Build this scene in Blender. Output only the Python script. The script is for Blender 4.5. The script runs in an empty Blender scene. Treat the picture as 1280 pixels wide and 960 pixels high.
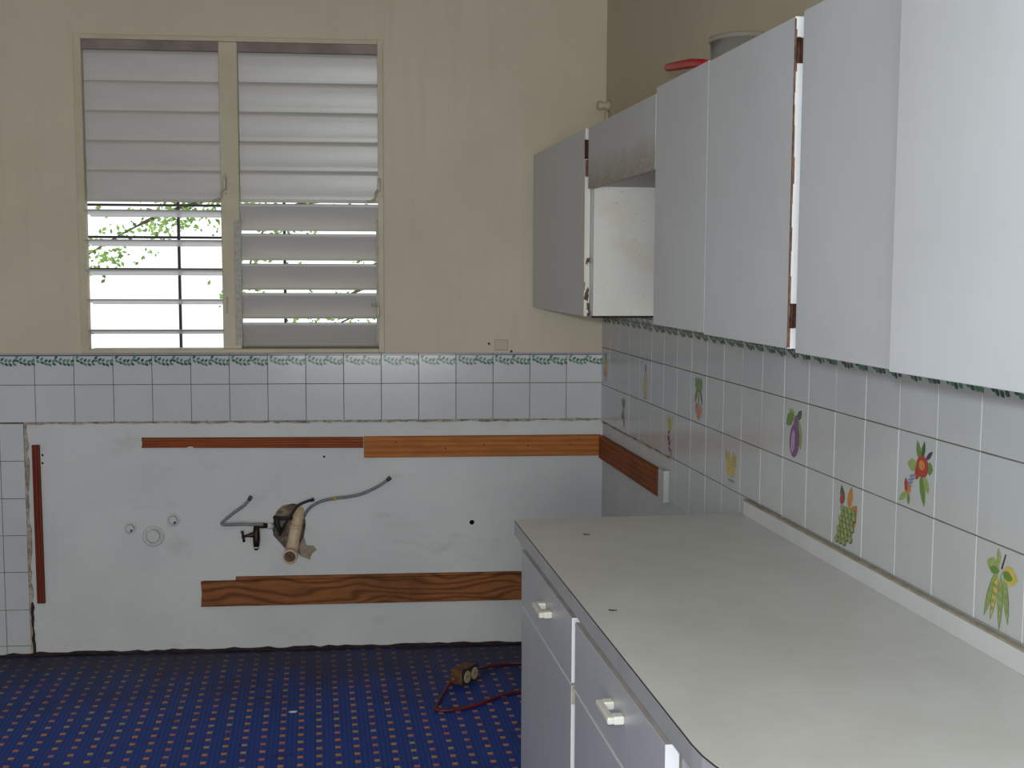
import bpy, bmesh, math, random
from mathutils import Matrix, Vector
random.seed(7)
scene = bpy.context.scene
COL = scene.collection
# ------------------------------------------------------------------ camera
cam_d = bpy.data.cameras.new('camera'); cam = bpy.data.objects.new('camera', cam_d); COL.objects.link(cam)
RIGHT = Vector((0.995778, -0.091702, 0.004158)); DOWN = Vector((-0.004622, -0.095322, -0.995436)); FWD = Vector((0.091680, 0.991214, -0.095344))
cam.matrix_world = Matrix(((RIGHT.x, -DOWN.x, -FWD.x, 0), (RIGHT.y, -DOWN.y, -FWD.y, 0), (RIGHT.z, -DOWN.z, -FWD.z, 1.5705), (0, 0, 0, 1)))
cam_d.sensor_width = 36; cam_d.lens = 1507.95 / 1280 * 36; cam_d.clip_start = 0.05; cam_d.clip_end = 200
scene.camera = cam
# ------------------------------------------------------------------ world, daylight, exposure
w = bpy.data.worlds.new('world'); scene.world = w; w.use_nodes = True
w.node_tree.nodes['Background'].inputs[0].default_value = (0.93, 0.97, 1.0, 1)
w.node_tree.nodes['Background'].inputs[1].default_value = 1.35
def area(name, loc, aim, sx, sy, power, color):
    l = bpy.data.lights.new(name, 'AREA'); l.shape = 'RECTANGLE'; l.size = sx; l.size_y = sy; l.energy = power; l.color = color
    o = bpy.data.objects.new(name, l); COL.objects.link(o); o.location = loc
    o.rotation_euler = (Vector(aim) - Vector(loc)).to_track_quat('-Z', 'Y').to_euler(); return o
area('daylight_rear_window', (-0.3, -3.42, 1.4), (-0.3, 0, 1.4), 1.7, 1.4, 78, (1.0, 0.985, 0.965))
# the photographer's flash, a little above the lens
fl_ = bpy.data.lights.new('camera_flash', 'POINT'); fl_.energy = 122; fl_.shadow_soft_size = .03; fl_.color = (0.86, 0.96, 1.0)
flash = bpy.data.objects.new('camera_flash', fl_); COL.objects.link(flash); flash.location = (-0.05, -0.04, 1.65)
scene.view_settings.view_transform = 'Standard'; scene.view_settings.look = 'None'
scene.view_settings.gamma = 1; scene.view_settings.use_curve_mapping = False; scene.view_settings.exposure = 0.0

# ------------------------------------------------------------------ frames of the two walls
D, W, T = 4.9263, 0.8347, 0.070334           # back wall depth, corner x, skew of the right wall
L_ = math.sqrt(1 + T * T)
E_ = Vector((T, -1, 0)) / L_; N_ = Vector((-1, -T, 0)) / L_; C_ = Vector((W, D, 0)); Z_ = Vector((0, 0, 1))
def BW(x, o, z): return Vector((x, D - o, z))           # back wall: x, out of the wall, height
def RW(s, d, z): return C_ + E_ * s + N_ * d + Z_ * z   # right wall: along it from the corner, out of it, height
PB = (BW, Vector((1, 0, 0)), Vector((0, -1, 0)))
PR = (RW, E_, N_)

# ------------------------------------------------------------------ materials
def nodes(name):
    m = bpy.data.materials.new(name); m.use_nodes = True
    return m, m.node_tree.nodes, m.node_tree.links, m.node_tree.nodes['Principled BSDF']
def s2l(c):
    return tuple(((x / 255) / 12.92 if x <= 10 else (((x / 255) + .055) / 1.055) ** 2.4) for x in c) + (1,)
def mixrgb(n, l, fac, a, b):
    m = n.new('ShaderNodeMix'); m.data_type = 'RGBA'
    for sock, v in ((0, fac), (6, a), (7, b)):
        if hasattr(v, 'links'): l.new(v, m.inputs[sock])
        else: m.inputs[sock].default_value = v
    return m.outputs[2]
def math_(n, l, op, a, b=None, c=None):
    m = n.new('ShaderNodeMath'); m.operation = op
    for i, v in enumerate((a, b, c)):
        if v is None: continue
        if hasattr(v, 'links'): l.new(v, m.inputs[i])
        else: m.inputs[i].default_value = v
    return m.outputs[0]
def ramp(n, l, v, lo, hi):
    m = n.new('ShaderNodeMapRange'); m.inputs[1].default_value = lo; m.inputs[2].default_value = hi; m.clamp = True
    l.new(v, m.inputs[0]); return m.outputs[0]
def noise(n, l, scale, detail=4, vec=None, stretch=None, rough=.6):
    t = n.new('ShaderNodeTexNoise'); t.inputs['Scale'].default_value = scale; t.inputs['Detail'].default_value = detail
    t.inputs['Roughness'].default_value = rough
    g = n.new('ShaderNodeNewGeometry').outputs['Position'] if vec is None else vec
    if stretch:
        mp = n.new('ShaderNodeMapping'); mp.inputs['Scale'].default_value = stretch; l.new(g, mp.inputs[0]); g = mp.outputs[0]
    l.new(g, t.inputs['Vector']); return t.outputs['Fac']
def bump(n, l, b, h, strength, dist=.002):
    bp = n.new('ShaderNodeBump'); bp.inputs['Strength'].default_value = strength; bp.inputs['Distance'].default_value = dist
    l.new(h, bp.inputs['Height']); l.new(bp.outputs[0], b.inputs['Normal'])
def simple(name, c1, c2=None, rough=.5, scale=6, stretch=None, bmp=0, metal=0, spec=.5, lo=.35, hi=.65):
    m, n, l, b = nodes(name)
    f = noise(n, l, scale, stretch=stretch)
    l.new(mixrgb(n, l, ramp(n, l, f, lo, hi), s2l(c1), s2l(c2 or tuple(x * .93 for x in c1))), b.inputs['Base Color'])
    b.inputs['Roughness'].default_value = rough; b.inputs['Metallic'].default_value = metal; b.inputs['Specular IOR Level'].default_value = spec
    if bmp: bump(n, l, b, noise(n, l, scale * 8, stretch=stretch), bmp)
    return m
def wall_paint():
    m, n, l, b = nodes('wall_paint')
    pos = n.new('ShaderNodeNewGeometry').outputs['Position']; sep = n.new('ShaderNodeSeparateXYZ'); l.new(pos, sep.inputs[0])
    cream = mixrgb(n, l, ramp(n, l, noise(n, l, 1.6), .35, .68), s2l((203, 193, 170)), s2l((194, 183, 160)))
    drip = math_(n, l, 'MULTIPLY', ramp(n, l, noise(n, l, 5, 5, stretch=(5, 5, .35)), .52, .75), .45)
    cream = mixrgb(n, l, drip, cream, s2l((190, 178, 152)))
    white = mixrgb(n, l, ramp(n, l, noise(n, l, 2.2), .35, .7), s2l((210, 211, 210)), s2l((198, 200, 200)))
    scuff = math_(n, l, 'MULTIPLY', ramp(n, l, noise(n, l, 4, 6, stretch=(1, 1, 3)), .6, .78), .5)
    white = mixrgb(n, l, scuff, white, s2l((170, 166, 158)))
    up = math_(n, l, 'GREATER_THAN', sep.outputs[2], 1.18)
    l.new(mixrgb(n, l, up, white, cream), b.inputs['Base Color'])
    b.inputs['Roughness'].default_value = .55; b.inputs['Specular IOR Level'].default_value = .35
    bump(n, l, b, noise(n, l, 28, 5), .25, .004); return m
def floor_mat():
    m, n, l, b = nodes('patterned_vinyl')
    pos = n.new('ShaderNodeNewGeometry').outputs['Position']
    mp = n.new('ShaderNodeMapping'); mp.vector_type = 'POINT'; mp.inputs['Rotation'].default_value = (0, 0, -math.atan(T)); mp.inputs['Location'].default_value = (.0309, .026, 0)
    mp.inputs['Scale'].default_value = (1, 1, 1); l.new(pos, mp.inputs[0])
    sc = n.new('ShaderNodeVectorMath'); sc.operation = 'MULTIPLY'; sc.inputs[1].default_value = (1 / .0610, 1 / .0635, 0); l.new(mp.outputs[0], sc.inputs[0])
    fr = n.new('ShaderNodeVectorMath'); fr.operation = 'FRACTION'; l.new(sc.outputs[0], fr.inputs[0])
    fl = n.new('ShaderNodeVectorMath'); fl.operation = 'FLOOR'; l.new(sc.outputs[0], fl.inputs[0])
    sp = n.new('ShaderNodeSeparateXYZ'); l.new(fr.outputs[0], sp.inputs[0])
    ax = math_(n, l, 'ABSOLUTE', math_(n, l, 'SUBTRACT', sp.outputs[0], .5)); ay = math_(n, l, 'ABSOLUTE', math_(n, l, 'SUBTRACT', sp.outputs[1], .5))
    spot = math_(n, l, 'LESS_THAN', math_(n, l, 'MAXIMUM', math_(n, l, 'DIVIDE', ax, .145), math_(n, l, 'DIVIDE', ay, .16)), 1)
    wn = n.new('ShaderNodeTexWhiteNoise'); wn.noise_dimensions = '2D'; l.new(fl.outputs[0], wn.inputs['Vector'])
    spotc = mixrgb(n, l, math_(n, l, 'GREATER_THAN', wn.outputs['Value'], .5), s2l((206, 142, 84)), s2l((196, 122, 110)))
    spotc = mixrgb(n, l, math_(n, l, 'GREATER_THAN', wn.outputs['Value'], .78), spotc, s2l((186, 160, 110)))
    # fine lattice of darker and lighter blue
    f4 = n.new('ShaderNodeVectorMath'); f4.operation = 'SCALE'; f4.inputs[3].default_value = 4; l.new(sc.outputs[0], f4.inputs[0])
    f4b = n.new('ShaderNodeVectorMath'); f4b.operation = 'FRACTION'; l.new(f4.outputs[0], f4b.inputs[0])
    s4 = n.new('ShaderNodeSeparateXYZ'); l.new(f4b.outputs[0], s4.inputs[0])
    lat = math_(n, l, 'MULTIPLY', math_(n, l, 'GREATER_THAN', s4.outputs[0], .3), math_(n, l, 'GREATER_THAN', s4.outputs[1], .3))
    blue = mixrgb(n, l, lat, s2l((26, 54, 122)), s2l((36, 78, 166)))
    blue = mixrgb(n, l, math_(n, l, 'MULTIPLY', ramp(n, l, noise(n, l, 3.5), .35, .7), .5), blue, s2l((52, 70, 160)))
    col = mixrgb(n, l, spot, blue, spotc)
    # glue and dirt left where the cabinets stood along the back wall, and scattered stains
    s0 = n.new('ShaderNodeSeparateXYZ'); l.new(pos, s0.inputs[0])
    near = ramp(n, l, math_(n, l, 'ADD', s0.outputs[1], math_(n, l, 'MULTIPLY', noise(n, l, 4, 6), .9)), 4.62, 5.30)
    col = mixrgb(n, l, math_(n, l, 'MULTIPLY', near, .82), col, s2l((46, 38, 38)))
    st = ramp(n, l, noise(n, l, 9, 5), .62, .7)
    col = mixrgb(n, l, math_(n, l, 'MULTIPLY', st, .65), col, s2l((40, 34, 42)))
    l.new(col, b.inputs['Base Color']); b.inputs['Roughness'].default_value = .55; b.inputs['Specular IOR Level'].default_value = .22
    bump(n, l, b, noise(n, l, 60), .15); return m
def wood(name, dark, light, axis, scale=1.0, rings=18, distort=6):
    m, n, l, b = nodes(name)
    tc = n.new('ShaderNodeNewGeometry').outputs['Position']
    mp = n.new('ShaderNodeMapping'); st = [1.0, 1.0, 1.0]; st[axis] = .12; mp.inputs['Scale'].default_value = st; l.new(tc, mp.inputs[0])
    wv = n.new('ShaderNodeTexWave'); wv.wave_type = 'BANDS'; wv.bands_direction = 'Z' if axis != 2 else 'X'
    wv.inputs['Scale'].default_value = rings * scale; wv.inputs['Distortion'].default_value = distort; wv.inputs['Detail'].default_value = 3
    wv.inputs['Detail Scale'].default_value = 1.2; l.new(mp.outputs[0], wv.inputs['Vector'])
    f = noise(n, l, 60, 4, vec=mp.outputs[0])
    c = mixrgb(n, l, math_(n, l, 'POWER', wv.outputs['Fac'], 1.4), s2l(light), s2l(dark))
    c = mixrgb(n, l, math_(n, l, 'MULTIPLY', ramp(n, l, f, .4, .75), .4), c, s2l(tuple(x * .6 for x in dark)))
    c = mixrgb(n, l, math_(n, l, 'MULTIPLY', ramp(n, l, noise(n, l, 5, 3), .55, .8), .5), c, s2l(tuple(x * .55 for x in dark)))
    l.new(c, b.inputs['Base Color']); b.inputs['Roughness'].default_value = .7; b.inputs['Specular IOR Level'].default_value = .25
    bump(n, l, b, f, .3); return m
def wood_arch(name, dark, light):
    m, n, l, b = nodes(name)
    pos = n.new('ShaderNodeNewGeometry').outputs['Position']; s = n.new('ShaderNodeSeparateXYZ'); l.new(pos, s.inputs[0])
    n1 = noise(n, l, 1, 1.5, stretch=(1.9, 1, 7)); n2 = noise(n, l, 1, 2, stretch=(7, 1, 26))
    ph = math_(n, l, 'ADD', math_(n, l, 'ADD', math_(n, l, 'MULTIPLY', s.outputs[2], 190), math_(n, l, 'MULTIPLY', n1, 50)), math_(n, l, 'MULTIPLY', n2, 5))
    w_ = math_(n, l, 'POWER', math_(n, l, 'MULTIPLY_ADD', math_(n, l, 'SINE', ph), .5, .5), 2.2)
    f = noise(n, l, 1, 4, stretch=(14, 60, 260))
    c = mixrgb(n, l, w_, s2l(light), s2l(dark))
    c = mixrgb(n, l, math_(n, l, 'MULTIPLY', ramp(n, l, f, .4, .8), .35), c, s2l(tuple(x * .6 for x in dark)))
    c = mixrgb(n, l, math_(n, l, 'MULTIPLY', ramp(n, l, noise(n, l, 4, 3), .5, .75), .55), c, s2l(tuple(x * .75 for x in dark)))
    l.new(c, b.inputs['Base Color']); b.inputs['Roughness'].default_value = .7; b.inputs['Specular IOR Level'].default_value = .25; return m
def greasy():
    m, n, l, b = nodes('greasy_laminate')
    pos = n.new('ShaderNodeNewGeometry').outputs['Position']; s = n.new('ShaderNodeSeparateXYZ'); l.new(pos, s.inputs[0])
    h = ramp(n, l, math_(n, l, 'ADD', s.outputs[2], math_(n, l, 'MULTIPLY', noise(n, l, 14, 6, stretch=(1, 1, .5)), .10)), 1.985, 1.885)
    base = mixrgb(n, l, noise(n, l, 3), s2l((200, 200, 196)), s2l((190, 189, 184)))
    fine = math_(n, l, 'MULTIPLY', h, ramp(n, l, noise(n, l, 120, 3), .2, .7))
    l.new(mixrgb(n, l, math_(n, l, 'MULTIPLY', fine, .9), base, s2l((132, 104, 56))), b.inputs['Base Color'])
    b.inputs['Roughness'].default_value = .5; return m
def chipped():
    m, n, l, b = nodes('chipped_white_edge')
    pos = n.new('ShaderNodeNewGeometry').outputs['Position']; s = n.new('ShaderNodeSeparateXYZ'); l.new(pos, s.inputs[0])
    nz = noise(n, l, 30, 5, stretch=(1, 1, .45))
    low = ramp(n, l, s.outputs[2], 1.72, 1.42)
    thr = math_(n, l, 'GREATER_THAN', math_(n, l, 'ADD', nz, math_(n, l, 'MULTIPLY', low, .16)), .68)
    l.new(mixrgb(n, l, thr, s2l((222, 218, 206)), s2l((84, 56, 38))), b.inputs['Base Color']); b.inputs['Roughness'].default_value = .6; return m
def grimy_panel():
    m, n, l, b = nodes('grimy_white_panel')
    a = ramp(n, l, noise(n, l, 6, 6), .45, .75)
    c = mixrgb(n, l, math_(n, l, 'MULTIPLY', a, .55), s2l((226, 224, 216)), s2l((200, 190, 160)))
    sp = ramp(n, l, noise(n, l, 90, 2), .68, .74)
    l.new(mixrgb(n, l, math_(n, l, 'MULTIPLY', sp, .5), c, s2l((150, 130, 95))), b.inputs['Base Color']); b.inputs['Roughness'].default_value = .5; return m
def slat_mat():
    m, n, l, b = nodes('slat_enamel')
    f = noise(n, l, 4, 4, stretch=(1, 1, 6))
    l.new(mixrgb(n, l, f, s2l((198, 195, 188)), s2l((182, 179, 172))), b.inputs['Base Color'])
    b.inputs['Roughness'].default_value = .33; bump(n, l, b, noise(n, l, 12, 3, stretch=(1, 1, 8)), .15); return m

M = {}
M['wall'] = wall_paint(); M['floor'] = floor_mat()
M['ceiling'] = simple('ceiling_paint', (168, 158, 142), rough=.8)
M['tile'] = simple('glazed_tile', (199, 202, 203), (192, 194, 195), rough=.16, scale=3)
M['grout'] = simple('grout_grime', (120, 108, 92), (84, 70, 56), rough=.9, scale=30)
M['grout_light'] = simple('grout_pale', (186, 176, 160), (120, 104, 88), rough=.9, scale=40)
M['trim'] = simple('cream_trim', (196, 185, 158), (184, 172, 146), rough=.5, scale=8)
M['slat'] = slat_mat()
M['channel'] = simple('aluminium_channel', (176, 170, 158), (150, 146, 136), rough=.35, scale=60, bmp=.5)
M['handle_old'] = simple('painted_crank', (188, 180, 160), (160, 150, 130), rough=.45, scale=40)
M['dark_gap'] = simple('dark_head', (150, 138, 130), (124, 112, 106), rough=.8)
M['iron'] = simple('dark_iron', (38, 32, 44), (58, 46, 52), rough=.6, scale=40)
M['lam'] = simple('white_laminate', (205, 206, 207), (198, 199, 200), rough=.38, scale=2.2)
M['lam_edge'] = simple('white_edge', (238, 239, 239), (230, 231, 231), rough=.45, scale=12)
M['lam_body'] = simple('cabinet_frame', (206, 198, 188), (192, 182, 172), rough=.6, scale=10)
M['rail'] = simple('drawer_top_edge', (200, 190, 184), (184, 174, 168), rough=.6, scale=14)
M['counter'] = simple('counter_laminate', (214, 213, 209), (205, 203, 198), rough=.34, scale=5)
M['fascia'] = simple('counter_edge', (188, 188, 186), (178, 178, 176), rough=.4, scale=8)
M['seam'] = simple('dark_seam', (70, 52, 42), (50, 38, 32), rough=.7, scale=30)
M['splash'] = simple('splash_white', (214, 216, 218), (206, 208, 210), rough=.35)
M['splash_top'] = simple('splash_caulk', (178, 168, 150), (150, 138, 118), rough=.6, scale=30)
M['plastic'] = simple('white_plastic', (232, 228, 215), (222, 217, 202), rough=.3, scale=10)
M['rust'] = simple('rusty_metal', (92, 48, 32), (40, 24, 22), rough=.7, scale=90, bmp=.4)
M['rust_line'] = simple('raw_board_edge', (136, 96, 68), (84, 56, 42), rough=.8, scale=60)
M['greasy'] = greasy(); M['chipped'] = chipped(); M['panel'] = grimy_panel()
M['wood_red'] = wood('wood_reddish', (112, 52, 26), (156, 80, 38), 0, 1, 30, 3)
M['wood_orange'] = wood('wood_orange', (164, 98, 46), (184, 116, 58), 0, 1, 14, 4)
M['wood_dark'] = wood('wood_dark_red', (92, 34, 22), (128, 52, 30), 2, 1, 26, 3)
M['wood_side'] = wood('wood_side', (136, 74, 34), (154, 88, 44), 1, 1, 14, 4)
M['wood_board'] = wood_arch('wood_cathedral', (106, 62, 34), (150, 94, 52))
M['brass'] = simple('tarnished_brass', (70, 52, 40), (36, 30, 28), rough=.45, scale=60, metal=.7)
M['hose'] = simple('grey_hose', (128, 130, 134), (112, 114, 118), rough=.55, scale=80)
M['hose_end'] = simple('hose_nut', (96, 98, 104), (70, 72, 78), rough=.4, scale=60, metal=.5)
M['black'] = simple('black_rubber', (34, 30, 30), (24, 22, 22), rough=.6)
M['pvc'] = simple('old_pvc', (208, 186, 156), (186, 162, 130), rough=.45, scale=25)
M['pvc_in'] = simple('pipe_inside', (112, 88, 72), (80, 62, 52), rough=.8, scale=40)
M['tape'] = simple('thread_tape', (214, 214, 206), rough=.6)
M['yellow'] = simple('yellow_band', (206, 168, 40), rough=.5)
M['mortar'] = simple('raw_mortar', (150, 132, 112), (96, 84, 72), rough=.95, scale=45, bmp=.9)
M['plaster_raw'] = simple('bare_plaster', (168, 152, 136), (142, 124, 108), rough=.95, scale=40, bmp=.5)
M['painted_white'] = simple('painted_white', (205, 207, 205), (192, 194, 192), rough=.5)
M['red'] = simple('red_plastic', (208, 18, 34), (190, 14, 30), rough=.3)
M['red_cord'] = simple('red_cord', (112, 34, 34), (74, 24, 28), rough=.45, scale=30)
M['box_tan'] = simple('rusty_box', (128, 92, 58), (88, 64, 44), rough=.6, scale=60, metal=.3)
M['ivory'] = simple('ivory_socket', (182, 168, 134), rough=.4)
M['hole_shade'] = simple('hole_shade', (16, 14, 14), (10, 9, 9), rough=1, spec=0)
M['residue'] = simple('dark_residue', (58, 42, 40), (34, 26, 28), rough=.95, scale=50, bmp=.8)
M['bark'] = simple('bark', (96, 84, 66), (64, 54, 42), rough=.9, scale=30)
M['leaf_out'] = simple('sunlit_leaf', (158, 196, 84), (66, 104, 42), rough=.6, scale=10)
M['g1'] = simple('print_green', (62, 122, 92), (84, 140, 110), rough=.2, scale=90)
M['g2'] = simple('print_dark_green', (40, 88, 66), rough=.2)
M['blue'] = simple('print_blue', (52, 54, 118), rough=.2)
for k, c in dict(p_green=(112, 146, 62), p_lgreen=(160, 178, 104), p_dgreen=(70, 100, 52), p_orange=(214, 138, 62), p_red=(186, 62, 46), p_yellow=(216, 192, 92),
                 p_tan=(198, 176, 112), p_purple=(132, 92, 142), p_lpurple=(190, 164, 196), p_brown=(120, 74, 54), p_pink=(214, 146, 122), p_grape=(148, 164, 104), p_blue=(140, 146, 176), p_dark=(78, 66, 84)).items():
    M[k] = simple(k, c, tuple(x * .88 for x in c), rough=.2, scale=120)
def clear_mat():
    m, n, l, b = nodes('clear_plastic'); b.inputs['Base Color'].default_value = (.75, .74, .70, 1); b.inputs['Transmission Weight'].default_value = .85
    b.inputs['Roughness'].default_value = .22; b.inputs['IOR'].default_value = 1.2; return m
M['clear'] = clear_mat()

# ------------------------------------------------------------------ mesh builder
class MB:
    def __init__(s): s.v = []; s.f = []; s.m = []; s.sm = []
    def add(s, vs, fs, mi=0, smooth=False):
        b = len(s.v); s.v += [Vector(v) for v in vs]
        for f in fs: s.f.append([b + i for i in f]); s.m.append(mi); s.sm.append(smooth)
    def box(s, fn, a, b, mi=0, faces=None):
        """fn(p,q,r) maps local to world; a, b are two corners; faces: material per face -p +p -q +q -r +r"""
        (x0, y0, z0), (x1, y1, z1) = a, b
        c = [(x0, y0, z0), (x1, y0, z0), (x1, y1, z0), (x0, y1, z0), (x0, y0, z1), (x1, y0, z1), (x1, y1, z1), (x0, y1, z1)]
        fs = [(0, 4, 7, 3), (1, 2, 6, 5), (0, 1, 5, 4), (3, 7, 6, 2), (0, 3, 2, 1), (4, 5, 6, 7)]
        vs = [fn(*q) for q in c]; base = len(s.v); s.v += vs
        for i, f in enumerate(fs): s.f.append([base + k for k in f]); s.m.append(faces[i] if faces else mi); s.sm.append(False)
        return s
    def tube(s, pts, r, seg=10, mi=0, caps=True, smooth_path=0):
        pts = [Vector(p) for p in pts]
        if smooth_path:
            out = []; n = len(pts)
            for i in range(n - 1):
                p0, p1, p2, p3 = pts[max(i - 1, 0)], pts[i], pts[i + 1], pts[min(i + 2, n - 1)]
                for k in range(smooth_path):
                    t = k / smooth_path
                    out.append(.5 * ((2 * p1) + (p2 - p0) * t + (2 * p0 - 5 * p1 + 4 * p2 - p3) * t * t + (3 * p1 - p0 - 3 * p2 + p3) * t ** 3))
            pts = out + [pts[-1]]
        rs = r if isinstance(r, (list, tuple)) else [r] * len(pts)
        if len(rs) != len(pts): rs = [rs[min(len(rs) - 1, int(i * len(rs) / len(pts)))] for i in range(len(pts))]
        up = None; rings = []
        for i, p in enumerate(pts):
            t = (pts[min(i + 1, len(pts) - 1)] - pts[max(i - 1, 0)]).normalized()
            if up is None: up = t.orthogonal().normalized()
            up = (up - t * up.dot(t)).normalized(); sd = t.cross(up)
            rings.append([p + (up * math.cos(2 * math.pi * k / seg) + sd * math.sin(2 * math.pi * k / seg)) * rs[i] for k in range(seg)])
        b = len(s.v)
        for rg in rings: s.v += rg
        for i in range(len(rings) - 1):
            for k in range(seg):
                s.f.append([b + i * seg + k, b + i * seg + (k + 1) % seg, b + (i + 1) * seg + (k + 1) % seg, b + (i + 1) * seg + k]); s.m.append(mi); s.sm.append(True)
        if caps:
            s.f.append([b + k for k in range(seg)][::-1]); s.m.append(mi); s.sm.append(False)
            s.f.append([b + (len(rings) - 1) * seg + k for k in range(seg)]); s.m.append(mi); s.sm.append(False)
        return s
    def prism(s, fn, poly, q0, q1, mi=0, mside=None):
        """poly of (p, r) extruded along q"""
        n = len(poly); b = len(s.v)
        s.v += [fn(p, q0, r) for p, r in poly] + [fn(p, q1, r) for p, r in poly]
        s.f.append(list(range(b, b + n))); s.m.append(mi); s.sm.append(False)
        s.f.append(list(range(b + n, b + 2 * n))[::-1]); s.m.append(mi); s.sm.append(False)
        for i in range(n):
            s.f.append([b + i, b + n + i, b + n + (i + 1) % n, b + (i + 1) % n]); s.m.append(mi if mside is None else mside); s.sm.append(False)
        return s
    def mesh(s, name, mats, org=(0, 0, 0)):
        me = bpy.data.meshes.new(name); o = Vector(org)
        me.from_pydata([tuple(v - o) for v in s.v], [], s.f)
        for k in (mats if isinstance(mats, (list, tuple)) else [mats]): me.materials.append(M[k])
        me.polygons.foreach_set('material_index', s.m); me.polygons.foreach_set('use_smooth', s.sm)
        bm = bmesh.new(); bm.from_mesh(me); bmesh.ops.recalc_face_normals(bm, faces=bm.faces); bm.to_mesh(me); bm.free()
        return me
    def build(s, name, mats, parent=None, bevel=0, label=None):
        if parent is not None: org = parent.matrix_world.translation if parent.parent is None else parent.matrix_world.translation
        else:
            org = Vector((sum(v.x for v in s.v) / len(s.v), sum(v.y for v in s.v) / len(s.v), min(v.z for v in s.v)))
        wl = WORLD.get(parent.name, Vector()) if parent is not None else None
        o_ = wl if wl is not None else org
        ob = bpy.data.objects.new(name, s.mesh(name, mats, o_)); COL.objects.link(ob)
        if parent is not None: ob.parent = parent; WORLD[ob.name] = o_
        else: ob.location = o_; WORLD[ob.name] = o_
        if bevel:
            md = ob.modifiers.new('bevel', 'BEVEL'); md.width = bevel; md.segments = 2; md.limit_method = 'ANGLE'; md.angle_limit = .7
        if label: ob['label'] = label
        return ob
WORLD = {}
def thing(name, loc, label, cat, group=None, kind=None):
    o = bpy.data.objects.new(name, None); COL.objects.link(o); o.location = loc; o.empty_display_size = .1; WORLD[o.name] = Vector(loc)
    return tag(o, label, cat, group, kind)
def tag(o, label=None, cat=None, group=None, kind=None):
    if label: o['label'] = label
    if cat: o['category'] = cat
    if group: o['group'] = group
    if kind: o['kind'] = kind
    return o
XYZ = lambda x, y, z: Vector((x, y, z))

# ================================================================== THE SETTING
ZC = 2.75; XL = -2.7; YF = -3.3
def cut(ob, cutters):
    for c in cutters:
        md = ob.modifiers.new('cut', 'BOOLEAN'); md.operation = 'DIFFERENCE'; md.object = c; md.solver = 'EXACT'
    bpy.context.view_layer.update()
    dg = bpy.context.evaluated_depsgraph_get()
    me = bpy.data.meshes.new_from_object(ob.evaluated_get(dg)); old = ob.data
    ob.modifiers.clear(); ob.data = me; bpy.data.meshes.remove(old)
    for c in cutters: bpy.data.objects.remove(c, do_unlink=True)
WX0, WX1, WZ0, WZ1 = -1.232, -0.088, 1.240, 2.452            # window opening
hole = [(-.527, .507), (-.519, .560), (-.488, .597), (-.446, .610), (-.414, .6065), (-.398, .586), (-.391, .524), (-.399, .474), (-.390, .436), (-.360, .4326),
        (-.348, .4154), (-.368, .398), (-.376, .3744), (-.415, .3915), (-.424, .4043), (-.4727, .4157), (-.4936, .4442), (-.522, .476)]
b = MB().box(BW, (XL, 0, 0), (W + .30, -.20, ZC)); wall_back = b.build('wall_back', 'wall'); tag(wall_back, 'cream painted back wall with louvred window and bare white plaster below', 'wall', kind='structure')
c1 = MB().box(BW, (WX0 - .012, .1, WZ0 - .008), (WX1 + .012, -.3, WZ1 + .010)).build('cutter', 'wall')
c2 = MB().prism(BW, hole, .05, -.075).build('cutter', 'wall')
c3 = MB().tube([BW(.291, .05, .520), BW(.291, -.06, .520)], .0105, 14).build('cutter', 'wall')
c4 = MB().prism(lambda p, q, r: BW(p, r, q), [(WX0 - .02, -.03), (WX0 + .1, -.03), (WX0 + .1, -.3), (WX0 - .16, -.3)], WZ0 - .008, WZ1 + .010).build('cutter', 'wall')
cs = [c1, c2, c3, c4]
for hx, hz in ((-.314, .8015), (-1.429, .8194), (-1.430, .787)): cs.append(MB().tube([BW(hx, .05, hz), BW(hx, -.03, hz)], .005, 8).build('cutter', 'wall'))
cut(wall_back, cs)
for hx, hz, r in ((.291, .520, .0100), (-.314, .8015, .0046), (-1.429, .8194, .0046), (-1.430, .787, .0046)): MB().tube([BW(hx, -.004, hz), BW(hx, -.02, hz)], r, 12).build('hole_shade_plug', 'hole_shade', wall_back)  # black plugs stand in for the shade inside the drilled holes
wall_right = MB().box(RW, (0, 0, 0), (8.6, -.20, ZC)).build('wall_right', 'wall'); tag(wall_right, 'painted side wall with fruit tiles behind the cabinets', 'wall', kind='structure')
wall_left = MB().box(XYZ, (XL - .2, YF - .2, 0), (XL, D + .2, ZC)).build('wall_left', 'wall'); tag(wall_left, 'plain painted wall on the left outside the frame', 'wall', kind='structure')
wall_front = MB().box(XYZ, (XL, YF - .2, 0), (1.6, YF, ZC)).build('wall_front', 'wall'); tag(wall_front, 'painted wall behind the camera with a wide window', 'wall', kind='structure')
cut(wall_front, [MB().box(XYZ, (-1.2, YF - .5, .65), (.6, YF + .3, 2.15)).build('cutter', 'wall')])
floor = MB().box(XYZ, (XL - .2, YF - .2, -.1), (1.9, D + .2, 0)).build('floor', 'floor'); tag(floor, 'blue vinyl floor printed with small orange squares', 'floor', kind='structure')
ceiling = MB().box(XYZ, (XL - .2, YF - .2, ZC), (1.9, D + .2, ZC + .1)).build('ceiling', 'ceiling'); tag(ceiling, 'plain painted ceiling above the kitchen', 'ceiling', kind='structure')
w2 = thing('window_2', (-.3, YF, .65), 'wide window in the wall behind the camera', 'window', kind='structure')
fr = MB()
for a, c in (((-1.2, YF - .08, .65), (.6, YF - .02, .69)), ((-1.2, YF - .08, 2.11), (.6, YF - .02, 2.15)), ((-1.2, YF - .08, .69), (-1.16, YF - .02, 2.11)), ((.56, YF - .08, .69), (.6, YF - .02, 2.11))): fr.box(XYZ, a, c)
fr.build('frame', 'trim', w2)

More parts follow.
